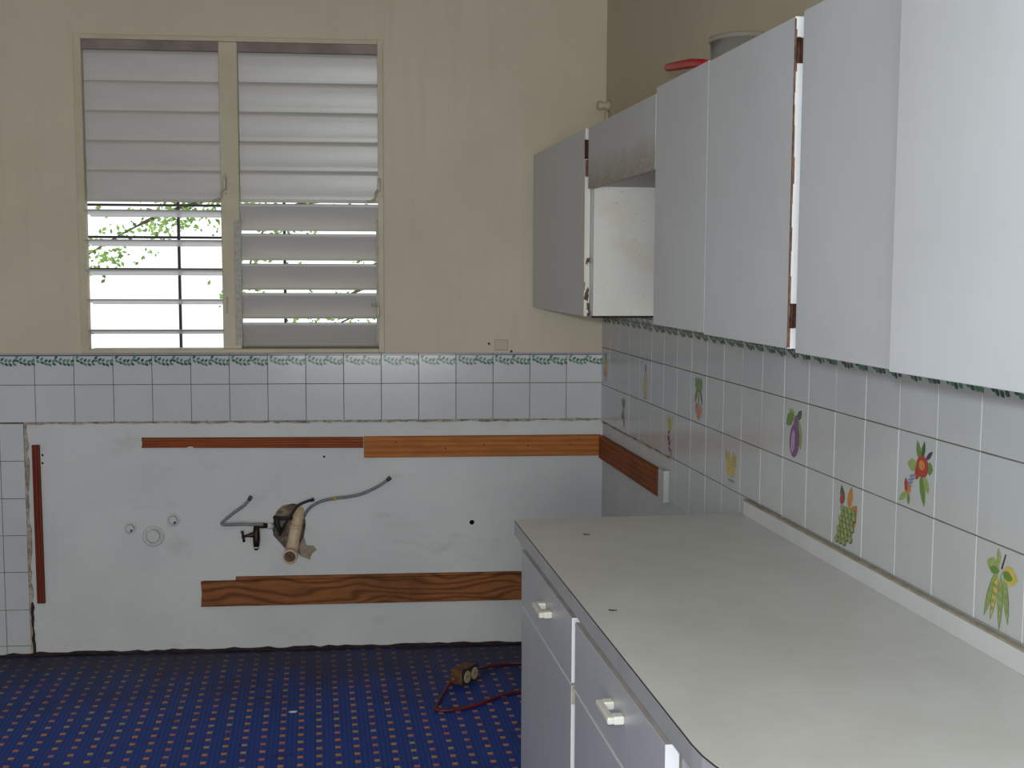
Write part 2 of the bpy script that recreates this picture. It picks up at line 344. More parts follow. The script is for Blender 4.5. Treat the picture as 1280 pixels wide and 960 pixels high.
# ---------------------------------------------- tiles
def tile_mesh(w_, h_, t=.007, c=.0010):
    b = MB(); x, y = w_ / 2, h_ / 2
    vs = [(-x, -y, 0), (x, -y, 0), (x, y, 0), (-x, y, 0), (-x, -y, t - c), (x, -y, t - c), (x, y, t - c), (-x, y, t - c),
          (-x + c, -y + c, t), (x - c, -y + c, t), (x - c, y - c, t), (-x + c, y - c, t)]
    fs = [(8, 9, 10, 11)] + [(i, (i + 1) % 4, 4 + (i + 1) % 4, 4 + i) for i in range(4)] + [(4 + i, 4 + (i + 1) % 4, 8 + (i + 1) % 4, 8 + i) for i in range(4)]
    b.add(vs, fs); return b.mesh('tile', 'tile')
TM = {}
def put_tile(wall, fr, p0, p1, z0, z1, gap=.0022):
    fn, ax, nrm = fr
    w_, h_ = p1 - p0 - gap, z1 - z0 - gap; key = (round(w_, 4), round(h_, 4))
    if key not in TM: TM[key] = tile_mesh(*key)
    o = bpy.data.objects.new('tile', TM[key]); COL.objects.link(o); o.parent = wall
    jit = random.uniform(-.0006, .0006)
    c = fn((p0 + p1) / 2, .0005 + jit * .5, (z0 + z1) / 2)
    rot = Matrix((ax, Z_, nrm)).transposed().to_4x4()
    rot = rot @ Matrix.Rotation(random.uniform(-.005, .005), 4, 'X') @ Matrix.Rotation(random.uniform(-.005, .005), 4, 'Y')
    o.matrix_parent_inverse = Matrix.Translation(-WORLD[wall.name])
    o.matrix_basis = Matrix.Translation(c) @ rot
    return o, w_, h_
class Dec:
    """flat printed glaze: polygons in tile coordinates, each layer a hair above the last"""
    def __init__(s): s.b = MB(); s.mats = []; s.k = 0
    def mi(s, m):
        if m not in s.mats: s.mats.append(m)
        return s.mats.index(m)
    def poly(s, pts, m):
        z = .00735 + s.k * .00003; s.k += 1
        s.b.add([(x, y, z) for x, y in pts], [tuple(range(len(pts)))], s.mi(m))
    def ell(s, cx, cy, rx, ry, m, rot=0, n=14):
        c_, s_ = math.cos(rot), math.sin(rot)
        s.poly([(cx + rx * math.cos(a) * c_ - ry * math.sin(a) * s_, cy + rx * math.cos(a) * s_ + ry * math.sin(a) * c_) for a in [2 * math.pi * i / n for i in range(n)]], m)
    def leaf(s, x, y, ang, ln, wd, m):
        c_, s_ = math.cos(ang), math.sin(ang)
        prof = [(0, 0), (.25, .42), (.55, .5), (.8, .3), (1, 0), (.8, -.3), (.55, -.5), (.25, -.42)]
        s.poly([(x + a * ln * c_ - q * wd * s_, y + a * ln * s_ + q * wd * c_) for a, q in prof], m)
    def mesh(s, name):
        return s.b.mesh(name, s.mats)
def attach(tile, name, me):
    o = bpy.data.objects.new(name, me); COL.objects.link(o); o.parent = tile; return o
def leaf_border(w_, h_, seed):
    rnd = random.Random(seed); d = Dec(); top = h_ / 2
    d.poly([(-w_ / 2 + .001, top - .008), (w_ / 2 - .001, top - .008), (w_ / 2 - .001, top - .003), (-w_ / 2 + .001, top - .003)], 'blue')
    for half in (-1, 1):
        x0 = -w_ / 2 + .008 if half < 0 else .004
        ln = w_ / 2 - .010
        for i in range(5):
            t = i / 4.3; x = x0 + t * ln; y = top - .020 - .014 * math.sin(t * 2.2)
            m = 'g1' if rnd.random() < .55 else 'g2'
            d.leaf(x, y, .75 + rnd.uniform(-.2, .2), .019, .0105, m)
            d.leaf(x, y - .002, -.65 + rnd.uniform(-.2, .2), .019, .0105, 'g2' if m == 'g1' else 'g1')
    return d.mesh('leaf_print')
P_ = .1524
zt, zm, zb = 1.2255, 1.1020, .9520
BM_ = [leaf_border(.152 - .0022, zt - zm - .0022, i) for i in range(4)]
xs = [.8300, .6806] + [.6806 - .152 * k for k in range(1, 23)]
for i in range(len(xs) - 1):
    x1, x0 = xs[i], xs[i + 1]
    t, w_, h_ = put_tile(wall_back, PB, x0, x1, zm, zt); attach(t, 'leaf_print', BM_[i % 4] if i else leaf_border(w_, h_, 9))
    put_tile(wall_back, PB, x0, x1, zb, zm)
zl = [.948, .797, .6455, .4955, .345, .1905, .0415, .002]
for i in range(7):
    put_tile(wall_back, PB, -1.590, -1.496, zl[i + 1], zl[i]); [put_tile(wall_back, PB, -1.742 - .152 * q, -1.590 - .152 * q, zl[i + 1], zl[i]) for q in range(7)]
# right wall
rz = [1.401, 1.2485, 1.0950, .9435, .790]
RM_ = [leaf_border(P_ - .0022, rz[0] - rz[1] - .0022, 20 + i) for i in range(4)]
fruit_tiles = {}
for row in range(4):
    for k in range(25):
        s0, s1 = max(-.0097 + P_ * k, .004), -.0097 + P_ * (k + 1)
        if row == 3:
            if s1 < .99 or s0 > 1.85: continue
            s0 = max(s0, .990)
        t, w_, h_ = put_tile(wall_right, PR, s0, s1, rz[row + 1], rz[row])
        fruit_tiles[(row, k)] = t
        if row == 0: attach(t, 'leaf_print', RM_[k % 4] if k else leaf_border(w_, h_, 31))
def F(name, row, k, label, fn):
    d = Dec(); fn(d)
    for v in d.b.v: v.x *= 1.0 if fn is f_beans else 1.22
    o = attach(fruit_tiles[(row, k)], name, d.mesh(name)); o['label'] = label
def f_pine(d):
    for a in (1.2, 1.57, 1.95): d.leaf(.0, .018, a, .04, .016, 'p_green')
    d.ell(0, -.005, .024, .038, 'p_yellow'); d.ell(0, -.022, .028, .026, 'p_orange'); d.ell(-.004, -.026, .014, .014, 'p_red'); d.ell(0, -.052, .022, .004, 'p_blue')
def f_gourd(d):
    d.poly([(-.006, .055), (.004, .06), (.008, .02), (-.008, .02)], 'p_dgreen'); d.ell(0, .012, .010, .026, 'p_tan'); d.ell(0, -.022, .019, .042, 'p_tan'); d.ell(.004, -.02, .009, .03, 'p_yellow'); d.ell(0, -.064, .026, .003, 'p_blue')
def f_radish(d):
    for a, x in ((1.57, 0), (1.25, .006), (1.9, -.006)): d.leaf(x, .018, a, .052, .03, 'p_green')
    d.leaf(-.012, .03, -1.9, .05, .014, 'p_dgreen'); d.leaf(.012, .03, -1.2, .05, .014, 'p_dgreen'); d.leaf(0, .025, -1.57, .05, .012, 'p_green')
    d.ell(-.012, -.03, .016, .018, 'p_pink'); d.ell(.014, -.032, .015, .020, 'p_pink'); d.ell(0, -.045, .015, .022, 'p_orange'); d.ell(-.014, -.024, .007, .008, 'p_purple')
def f_carrot(d):
    for a in (1.2, 1.6, 2.0): d.leaf(0, .01, a, .05, .018, 'p_dgreen')
    d.leaf(-.014, .0, -2.0, .03, .014, 'p_dgreen'); d.ell(-.004, -.008, .016, .020, 'p_brown'); d.leaf(.0, .0, -1.4, .065, .018, 'p_red')
def f_berries(d):
    for a, x in ((1.3, .008), (1.8, -.008), (1.55, 0)): d.leaf(x, .005, a, .062, .02, 'p_yellow' if x else 'p_lgreen')
    for i in range(16):
        t = i / 15; d.ell(-.012 + .028 * t + random.uniform(-.012, .012) * (1 - t * .6), .006 - .072 * t, .0085, .0085, ('p_purple', 'p_dark', 'p_lpurple', 'p_pink')[i % 4])
def f_banana(d):
    for x, a in ((-.030, 1.9), (-.012, 1.75), (.028, 1.25), (.010, 1.4)):
        d.leaf(x * .4, -.035, a, .075, .022, 'p_yellow' if x < 0 else 'p_tan')
    d.ell(0, -.022, .030, .020, 'p_yellow'); d.leaf(-.03, .0, 1.75, .035, .01, 'p_lgreen'); d.ell(.004, -.050, .024, .004, 'p_blue')
def f_aubergine(d):
    d.leaf(-.006, .03, 2.5, .036, .03, 'p_lgreen'); d.leaf(-.010, .045, 3.9, .052, .032, 'p_green'); d.leaf(.012, .04, -1.35, .085, .028, 'p_lgreen'); d.leaf(.010, .03, .9, .034, .02, 'p_dgreen')
    d.ell(.004, .018, .013, .024, 'p_purple', -.1); d.ell(-.002, -.022, .026, .044, 'p_purple', -.1); d.ell(-.010, -.026, .010, .030, 'p_lpurple', -.1)
def f_grapes(d):
    d.leaf(-.016, .026, 1.8, .044, .020, 'p_dgreen'); d.leaf(.006, .02, 1.35, .055, .022, 'p_orange'); d.leaf(.012, -.005, .95, .05, .03, 'p_orange'); d.leaf(.02, .024, -1.3, .045, .028, 'p_orange'); d.leaf(-.026, .022, 1.4, .03, .016, 'p_red')
    for i in range(7):
        for j in range(4 if i < 6 else 3):
            x = -.030 + .016 * j + (.006 if i % 2 else 0) - .003 * i + .010; y = .016 - .0125 * i
            d.ell(x, y, .0088, .0085, 'p_dgreen'); d.ell(x - .001, y + .001, .0072, .0070, 'p_grape' if (i + j) % 2 else 'p_lgreen')
def f_flower(d):
    d.leaf(.012, .025, 1.85, .042, .016, 'p_green'); d.leaf(.018, .03, 1.4, .038, .012, 'p_dgreen'); d.leaf(.03, .03, .8, .03, .010, 'p_dark'); d.leaf(.004, .012, 3.05, .034, .026, 'p_lgreen')
    d.leaf(.034, .016, .0, .020, .026, 'p_green'); d.leaf(.016, .002, -1.35, .066, .018, 'p_green'); d.leaf(.026, .0, -1.1, .038, .016, 'p_lgreen')
    d.ell(.020, .016, .020, .022, 'p_red'); d.ell(.006, .004, .009, .018, 'p_red', -.3); d.ell(.018, .018, .010, .010, 'p_orange')
    for i in range(4): d.ell(-.010 - .004 * i, -.008 - .008 * i, .012, .003, 'p_blue', .3)
    d.leaf(-.028, -.042, 1.75, .026, .014, 'p_red'); d.ell(-.024, -.038, .010, .010, 'p_orange'); d.ell(-.030, -.036, .006, .008, 'p_red'); d.leaf(-.026, -.045, 3.8, .036, .014, 'p_lgreen'); d.leaf(-.022, -.045, -1.5, .024, .010, 'p_green')
def f_beans(d):
    d.leaf(.0, .040, 1.75, .032, .014, 'p_lgreen'); d.poly([(.004, .036), (.010, .036), (.020, .064), (.016, .065)], 'p_dark')
    for i, (x, a, ln, m) in enumerate(((-.006, -1.93, .098, 'p_lgreen'), (-.002, -1.78, .095, 'p_yellow'), (.004, -1.57, .105, 'p_lgreen'), (.010, -1.38, .088, 'p_lgreen'))):
        d.leaf(x * 1.6, .030, a, ln, .017, 'p_green'); d.leaf(x * 1.6, .028, a, ln * .93, .013, m)
        for q in (.3, .45, .6, .75): d.ell(x * 1.6 + math.cos(a) * ln * q, .03 + math.sin(a) * ln * q, .0035, .005, 'p_grape', a)
    d.leaf(.002, .032, 2.95, .042, .030, 'p_lgreen'); d.leaf(.002, .030, 3.15, .032, .014, 'p_green'); d.leaf(.010, .032, -.1, .048, .034, 'p_yellow'); d.leaf(.010, .030, -.1, .034, .018, 'p_green')
F('fruit_print', 1, 0, 'orange pineapple print', f_pine); F('fruit_print', 1, 4, 'tan gourd print', f_gourd); F('fruit_print', 1, 8, 'green and pink radish bunch print', f_radish)
F('fruit_print', 1, 13, 'purple aubergine print', f_aubergine); F('flower_print', 1, 17, 'red flowers and leaves print', f_flower)
F('fruit_print', 2, 2, 'dark red root print', f_carrot); F('fruit_print', 2, 6, 'purple berries print', f_berries); F('fruit_print', 2, 10, 'yellow bananas print', f_banana)
F('fruit_print', 2, 15, 'green grapes print', f_grapes); F('fruit_print', 2, 19, 'hanging bean pods print', f_beans)
# grout beds (recessed behind the tile faces)
g = MB().box(BW, (-2.69, .0045, zb), (.833, .0003, zt)); g.box(BW, (-2.69, .0045, .001), (-1.497, .0003, zb)); g.build('grout_bed', 'grout', wall_back)
g = MB().box(RW, (.002, .0045, rz[3]), (3.80, .0003, rz[0])); g.box(RW, (.992, .0045, rz[4]), (1.97, .0003, rz[3])); g.build('grout_bed', 'grout', wall_right)
def ragged(fn, a0, a1, step, lo, hi, q0, q1, vertical=False, seed=1):
    """uneven strip along p (or r when vertical)"""
    rnd = random.Random(seed); b = MB(); n = max(2, int(abs(a1 - a0) / step)); A = []; B = []
    for i in range(n + 1):
        t = a0 + (a1 - a0) * i / n; l_ = lo + rnd.uniform(-.35, .35) * (hi - lo); h_ = hi + rnd.uniform(-.45, .35) * (hi - lo); A.append((t, l_)); B.append((t, h_))
    for i in range(n):
        quad = [A[i], A[i + 1], B[i + 1], B[i]]
        if vertical: quad = [(y, x) for x, y in quad]
        b.prism(fn, quad, q0, q1)
    return b
ragged(BW, .002, .948, .03, -1.498, -1.484, .0, .006, True, 3).build('mortar_edge', 'grout_light', wall_back)
ragged(BW, .002, .22, .02, -1.490, -1.481, .0, .008, True, 5).build('mortar_stain', 'residue', wall_back)
ragged(BW, -1.49, .83, .03, .944, .953, .0, .0072, False, 4).build('plaster_lip', 'grout_light', wall_back)
ragged(BW, -2.69, .82, .035, .0, .011, .0, .014, False, 6).build('floor_edge_residue', 'residue', wall_back)
ragged(RW, .01, .99, .03, .937, .944, .0, .006, False, 8).build('plaster_lip', 'grout_light', wall_right)

# ---------------------------------------------- window
win = thing('window_1', BW((WX0 + WX1) / 2, 0, WZ0), 'two-panel louvred window with painted slats, lower left slats open', 'window', kind='structure')
MX0, MX1 = -.709, -.636
b = MB()
b.box(BW, (WX0 - .030, .010, WZ0 - .012), (WX0, -.03, WZ1 + .018)); b.box(BW, (WX1, .010, WZ0 - .012), (WX1 + .022, -.06, WZ1 + .018))
b.box(BW, (WX0, .010, WZ1), (WX1, -.09, WZ1 + .018)); b.box(BW, (WX0, .012, WZ0 - .012), (WX1, -.09, WZ0 + .004))
b.build('frame', 'trim', win, .002)
MB().box(BW, (MX0, .004, WZ0 + .004), (MX1, -.05, WZ1)).build('mullion', 'trim', win, .003)
for x0, x1 in ((WX0, MX0), (MX1, WX1)):
    MB().box(BW, (x0, -.004, WZ1 - .036), (x1, -.05, WZ1)).build('head_channel', 'dark_gap', win)
for x0, x1 in ((MX0 + .050, MX1 + .004), (WX1 - .009, WX1 + .0005)):
    MB().box(BW, (x0, .009, WZ0 + .02), (x1, .003, WZ0 + .52)).build('side_channel', 'channel', win, .001)
def slat(x0, x1, zc, tilt, hgt=.124):
    """curved aluminium blade; tilt 0 = upright, 90 = lying flat; upper edge to the room"""
    prof = []
    for i in range(9):
        t = i / 8 - .5; prof.append((t * hgt, .0035 * math.cos(t * math.pi) + (.004 if i in (0,) else 0)))
    pts = [(p, q) for p, q in prof] + [(p, q - .0032) for p, q in reversed(prof)]
    a = math.radians(-tilt); ca, sa = math.cos(a), math.sin(a)
    pr_ = [(-p * sa + q * ca - .032, p * ca + q * sa + zc) for p, q in pts]       # (out of wall, height)
    b = MB(); n = len(pr_); base = [BW(x0, o, z) for o, z in pr_] + [BW(x1, o, z) for o, z in pr_]
    b.add(base, [tuple(range(n)), tuple(range(2 * n - 1, n - 1, -1))])
    b.add(base, [(i, (i + 1) % n, n + (i + 1) % n, n + i) for i in range(n)], 0, True)
    return b.build('slat', 'slat', win)
for k in range(5):
    z = 2.411 - .1158 * (k + .5)
    slat(WX0 - .004, MX0 + .004, z, 6); slat(MX1 - .004, WX1 + .004, z + .002, 6)
for zc in (1.783, 1.666, 1.549, 1.432, 1.312): slat(WX0 - .004, MX0 + .004, zc, 82)
for zc in (1.771, 1.652, 1.533, 1.416, 1.297): slat(MX1 - .004, WX1 + .004, zc, 35)
def crank(x, z, flip=1):
    h = MB(); h.box(BW, (x - .006, .034, z - .04), (x + .006, .008, z + .012)); o = h.build('crank', 'handle_old', win, .003)
    a = MB(); a.tube([BW(x, .024, z - .030), BW(x - .012, .028, z - .048), BW(x - .016, .026, z - .070), BW(x - .034, .020, z - .080), BW(x - .048, .016, z - .082)], .0052, 8, 0, True, 3); a.build('crank_arm', 'handle_old', o)
    for dz in (.022, -.052): MB().tube([BW(x, .004, z + dz), BW(x, .013, z + dz)], .005, 8).build('screw', 'handle_old', o)
crank(-.690, 1.915); crank(-.084, 1.915); 
h = MB(); h.box(BW, (-.096, .03, 1.372), (-.084, .008, 1.428)); o = h.build('crank', 'handle_old', win, .003)
MB().tube([BW(-.090, .026, 1.418), BW(-.104, .030, 1.420), BW(-.116, .028, 1.421)], .006, 8).build('crank_knob', 'handle_old', o)
for dz in (1.372, 1.441): MB().tube([BW(-.083, .008, dz), BW(-.083, .015, dz)], .005, 8).build('screw', 'handle_old', o)
MB().box(BW, (-.696, .010, 1.386), (-.688, .003, 1.452)).build('latch_plate', 'handle_old', win, .002)
# security bars outside
gr = thing('security_grille', BW(-.66, -.215, 1.18), 'dark iron security bars outside the louvred window', 'grille')
for x in (-1.345, -.915, -.482, -.05): MB().box(BW, (x - .0055, -.214, 1.18), (x + .0055, -.226, 2.56)).build('upright_bar', 'iron', gr)
for k in range(11): MB().box(BW, (-1.36, -.206, 1.298 + .1315 * k - .005), (-.03, -.212, 1.298 + .1315 * k + .005)).build('cross_bar', 'iron', gr)

# ---------------------------------------------- tree outside
tr = thing('tree', (1.9, 9.4, -1.2), 'leafy green tree whose branches hang outside the window', 'tree')
b = MB(); b.tube([(1.9, 9.4, -1.2), (1.85, 9.35, .6), (1.7, 9.2, 1.9), (1.75, 9.1, 3.4)], [.16, .14, .12, .08], 10, 0, True); b.build('trunk', 'bark', tr)
BR = [[(1.72, 9.2, 2.2), (.6, 8.7, 2.30), (-.5, 8.4, 2.20), (-1.35, 8.3, 2.00), (-1.75, 8.3, 1.84), (-2.12, 8.3, 1.62)], [(1.72, 9.2, 2.3), (.4, 8.8, 2.42), (-.7, 8.6, 2.30), (-1.2, 8.4, 2.10), (-1.45, 8.3, 1.92)],
      [(1.72, 9.2, 1.9), (.9, 8.8, 1.95), (.2, 8.5, 1.80), (-.25, 8.3, 1.55)], [(1.72, 9.2, 1.6), (.9, 8.7, 1.62), (.1, 8.4, 1.42), (-.40, 8.3, 1.20)], [(1.72, 9.2, 2.1), (.8, 8.7, 2.15), (.0, 8.4, 2.05), (-.8, 8.3, 1.95), (-1.05, 8.2, 1.42)],
      [(1.72, 9.2, 1.4), (.7, 8.8, 1.5), (-.15, 8.5, 1.46), (-.62, 8.4, 1.22)]]
lv = MB(); rnd = random.Random(5)
for br in BR:
    MB().tube(br, [.04, .02, .012, .006], 6, 0, True, 5).build('branch', 'bark', tr)
    pts = [Vector(p) for p in br]
    for i in range(len(pts) - 1):
        for k in range(46 if i else 14):
            t = rnd.random(); p = pts[i].lerp(pts[i + 1], t) + Vector((rnd.gauss(0, .09), rnd.gauss(0, .10), rnd.gauss(-.05, .06)))
            if rnd.random() < .35: continue
            for q in range(5):
                a = rnd.uniform(0, 6.28); u = Vector((math.cos(a), rnd.uniform(-.4, .4), math.sin(a) * .8 - .3)).normalized(); v = u.cross(Vector((rnd.uniform(-1, 1), 1, rnd.uniform(-1, 1)))).normalized()
                c = p + Vector((rnd.gauss(0, .04), rnd.gauss(0, .04), rnd.gauss(0, .03))); ln = rnd.uniform(.022, .048); wd = ln * .30
                lv.add([c, c + u * ln * .5 + v * wd, c + u * ln, c + u * ln * .5 - v * wd], [(0, 1, 2, 3)])
fo = lv.build('foliage', 'leaf_out', tr); fo['kind'] = 'stuff'

# ================================================================== WOOD LEFT ON THE WALLS
def board(name, fn, a, c, mat, label, bev=.0015):
    o = MB().box(fn, a, c).build(name, mat, None, bev); return tag(o, label, 'wood strip', 'wood strips left on the walls')
o = MB().prism(BW, [(-1.037, .8475), (-.86, .8465), (-.85, .852), (-.838, .852), (-.83, .8455), (-.1545, .8395), (-.1545, .8828), (-1.037, .887), (-1.034, .868)], .001, .019).build('wood_batten', 'wood_red'); tag(o, 'thin reddish brown wood strip nailed across the white wall below the window', 'wood strip', 'wood strips left on the walls')
board('wood_batten', BW, (-.1515, .001, .7985), (.8245, .020, .885), 'wood_orange', 'wide orange brown wood strip on the back wall reaching into the corner')
board('wood_batten', RW, (.022, .001, .790), (.885, .020, .883), 'wood_side', 'brown wood strip on the side wall running from the corner toward the counter')
o = MB().prism(BW, [(-1.4645, .8617), (-1.4368, .8615), (-1.4345, .2178), (-1.4637, .2185)], .001, .018).build('wood_batten', 'wood_dark'); tag(o, 'narrow dark red upright wood strip at the left edge of the white plaster', 'wood strip', 'wood strips left on the walls')
o = MB().prism(BW, [(-.816, .191), (.72, .193), (.72, .3035), (-.815, .2946), (-.812, .25)], .001, .020).build('wood_board', 'wood_board'); tag(o, 'broad grained wood board low on the wall beneath the drain pipe', 'wood strip', 'wood strips left on the walls')
o = MB().prism(BW, [(-.676, .2965), (.72, .3042), (.72, .3105), (-.676, .3105)], .001, .013).build('wood_lath', 'wood_board'); tag(o, 'thin wood lath lying along the top edge of the broad low board', 'wood strip', 'wood strips left on the walls')
o = MB().box(RW, (.905, .001, .783), (.972, .022, .893)).build('wood_block', 'painted_white', None, .002); tag(o, 'small white painted wood block at the end of the side wall strip', 'wood strip', 'wood strips left on the walls')
n_ = MB()
for x, z in ((-.02, .862), (.18, .835), (.34, .848), (.52, .842), (.70, .846)): n_.tube([BW(x, .0195, z), BW(x, .0212, z)], .0035, 8)
# nail heads belong to the wide strip
wide = [o for o in COL.objects if o.get('label', '').startswith('wide orange')][0]
for x, z in ((-.02, .862), (.18, .835), (.34, .848), (.52, .842), (.70, .846)): MB().tube([BW(x, .0195, z), BW(x, .0212, z)], .0035, 8).build('nail_head', 'rust', wide)

# ================================================================== PLUMBING
rnd = random.Random(11)
mb = MB()                                           # rough mortar filling the back of the broken hole
NX, NZ = 16, 18
gv = [[BW(-.535 + .195 * i / (NX - 1), -.055 + rnd.uniform(-.010, .016), .365 + .255 * k / (NZ - 1)) for i in range(NX)] for k in range(NZ)]
base = []; 
for r_ in gv: base += r_
mb.add(base, [(k * NX + i, k * NX + i + 1, (k + 1) * NX + i + 1, (k + 1) * NX + i) for k in range(NZ - 1) for i in range(NX - 1)]); mb.build('exposed_mortar', 'mortar', wall_back)
chip = MB().prism(BW, [(-.398, .478), (-.386, .438), (-.360, .4325), (-.348, .4154), (-.368, .398), (-.376, .3744), (-.415, .3915), (-.424, .425)], -.012, -.06); chip.build('bare_plaster', 'plaster_raw', wall_back)
lump = MB()
lump.add(*(lambda n: ([BW(-.462 + .052 * math.cos(t) * rr + .0, .002 + .020 * (1 - rr), .555 + .050 * math.sin(t) * rr) for rr in (1, .6, .2) for t in [2 * math.pi * i / n for i in range(n)]],
                     [(a * n + i, a * n + (i + 1) % n, (a + 1) * n + (i + 1) % n, (a + 1) * n + i) for a in range(2) for i in range(n)] + [tuple(range(2 * n, 3 * n))]))(14), 0, False)
for v in lump.v: v += Vector((rnd.uniform(-.004, .004), rnd.uniform(-.004, .004), rnd.uniform(-.004, .004)))
lump.build('mortar_lump', 'mortar', wall_back)
dp = thing('drain_pipe', BW(-.448, .03, .38), 'cream plastic drain pipe with open elbow sticking out of the broken wall', 'pipe')
MB().tube([BW(-.4165, -.04, .590), BW(-.4195, .000, .5617), BW(-.429, .022, .518), BW(-.438, .040, .466), BW(-.443, .052, .432)], .0245, 18, 0, True, 4).build('pipe', 'pvc', dp)
MB().tube([BW(-.4285, .021, .5205), BW(-.4312, .0265, .506)], .0265, 18).build('coupling', 'pvc', dp)
def ring(c, ax, ro, ri, ln, seg=22):
    ax = Vector(ax).normalized(); u = ax.orthogonal().normalized(); v = ax.cross(u); b = MB(); vs = []
    for (r, h) in ((ro, 0), (ro, ln), (ri, ln), (ri, 0)):
        vs += [Vector(c) + ax * h + (u * math.cos(2 * math.pi * k / seg) + v * math.sin(2 * math.pi * k / seg)) * r for k in range(seg)]
    b.add(vs, [(a * seg + k, a * seg + (k + 1) % seg, ((a + 1) % 4) * seg + (k + 1) % seg, ((a + 1) % 4) * seg + k) for a in range(4) for k in range(seg)], 0, True); return b
MB().tube([BW(-.441, .030, .455), BW(-.444, .046, .432), BW(-.4465, .072, .418), BW(-.4475, .092, .415)], [.0255, .0265, .0265, .0265], 18, 0, True, 4).build('elbow', 'pvc', dp)
ring(BW(-.4475, .090, .414), (0, -1, .0), .0292, .0225, .022).build('socket_rim', 'pvc', dp)
MB().tube([BW(-.4475, .093, .414), BW(-.4475, .0955, .414)], .0228, 20).build('pipe_bore', 'pvc_in', dp)
va = thing('shutoff_valve', BW(-.587, .02, .43), 'tarnished brass water valve with cross handle left of the drain pipe', 'valve')
MB().tube([BW(-.587, .035, .527), BW(-.587, .036, .500), BW(-.587, .038, .47), BW(-.5875, .040, .446)], [.011, .014, .0145, .0125], 14).build('body', 'brass', va)
MB().tube([BW(-.5875, .040, .448), BW(-.588, .041, .437), BW(-.588, .042, .428)], [.0115, .0105, .007], 12).build('spout', 'brass', va)
ring(BW(-.588, .0408, .4405), (0, -.1, -1), .0122, .009, .004).build('washer', 'tape', va)
MB().tube([BW(-.589, .037, .492), BW(-.605, .042, .491), BW(-.622, .046, .489), BW(-.637, .050, .487)], [.0125, .0105, .006, .005], 12).build('stem', 'brass', va)
hd = MB().tube([BW(-.6425, .051, .5095), BW(-.640, .051, .498), BW(-.639, .051, .487), BW(-.637, .051, .476), BW(-.6345, .051, .465)], [.0062, .0045, .0058, .0045, .0062], 10); hd.build('cross_handle', 'brass', va)
MB().tube([BW(-.594, .034, .527), BW(-.56, .030, .526), BW(-.545, .026, .525)], [.010, .0115, .010], 12).build('inlet', 'brass', va)
MB().tube([BW(-.546, .026, .525), BW(-.532, .014, .520), BW(-.524, -.02, .514)], [.0125, .0125, .011], 12).build('thread_tape', 'tape', va)
hl = thing('water_hose', BW(-.66, .03, .53), 'grey water hose bent back on itself above the valve', 'hose', 'cut supply hoses')
MB().tube([BW(-.560, .034, .533), BW(-.59, .045, .534), BW(-.646, .05, .537), BW(-.700, .05, .536), BW(-.722, .05, .5395), BW(-.714, .05, .5515), BW(-.6756, .048, .583), BW(-.633, .045, .6135), BW(-.610, .043, .640)], .0062, 10, 0, True, 5).build('tube', 'hose', hl)
MB().tube([BW(-.614, .043, .634), BW(-.6075, .043, .645), BW(-.604, .043, .650)], [.0075, .0088, .0065], 10).build('end_fitting', 'hose_end', hl)
hr = thing('water_hose', BW(-.25, .03, .57), 'long grey water hose with yellow band curving up to the right', 'hose', 'cut supply hoses')
MB().tube([BW(-.400, -.03, .535), BW(-.3945, .004, .562), BW(-.371, .026, .597), BW(-.325, .035, .624), BW(-.270, .04, .636), BW(-.215, .042, .642), BW(-.160, .042, .654), BW(-.111, .042, .675), BW(-.075, .042, .696), BW(-.052, .042, .713)], .0062, 10, 0, True, 5).build('tube', 'hose', hr)
MB().tube([BW(-.058, .042, .708), BW(-.049, .042, .716), BW(-.044, .042, .721)], [.0075, .0092, .007], 10).build('end_fitting', 'hose_end', hr)
MB().tube([BW(-.275, .040, .6352), BW(-.263, .0405, .6372)], .0082, 10).build('band', 'yellow', hr)
bh = thing('black_pipe', BW(-.45, .03, .51), 'thin black pipe rising across the broken hole', 'pipe')
MB().tube([BW(-.500, -.03, .475), BW(-.484, .022, .506), BW(-.465, .034, .543), BW(-.440, .040, .580), BW(-.420, .044, .608), BW(-.385, .046, .6255), BW(-.356, .046, .634)], .0058, 10, 0, True, 4).build('tube', 'black', bh)
MB().tube([BW(-.366, .046, .6305), BW(-.3535, .046, .6345)], .0072, 10).build('end_fitting', 'black', bh)
MB().tube([BW(-.518, .024, .558), BW(-.49, .034, .557), BW(-.442, .034, .556)], .0072, 10).build('crossbar', 'black', bh)
MB().tube([BW(-.506, .024, .556), BW(-.504, .026, .530), BW(-.494, .018, .500)], .010, 10, 0, True, 3).build('drop_leg', 'black', bh)
def cap(x, z, r, label, dots=0):
    t = thing('pipe_cap', BW(x, 0, z - r), label, 'pipe cap', 'painted pipe caps')
    ring(BW(x, .0, z), (0, -1, 0), r, r * .72, .006).build('collar', 'painted_white', t)
    MB().tube([BW(x, .0, z), BW(x, .012, z), BW(x, .014, z)], [r * .62, r * .62, r * .5], 20).build('plug', 'painted_white', t)
    if dots: MB().tube([BW(x + r * .25, .0135, z - r * .3), BW(x + r * .25, .0152, z - r * .3)], r * .18, 10).build('hole', 'residue', t)
cap(-1.0022, .484, .043, 'largest painted-over round pipe cap on white plaster, between two smaller ones')
cap(-1.093, .518, .024, 'small painted round pipe cap left of the largest one', 1)
cap(-.9213, .5486, .026, 'small painted round pipe cap right of the largest one', 1)
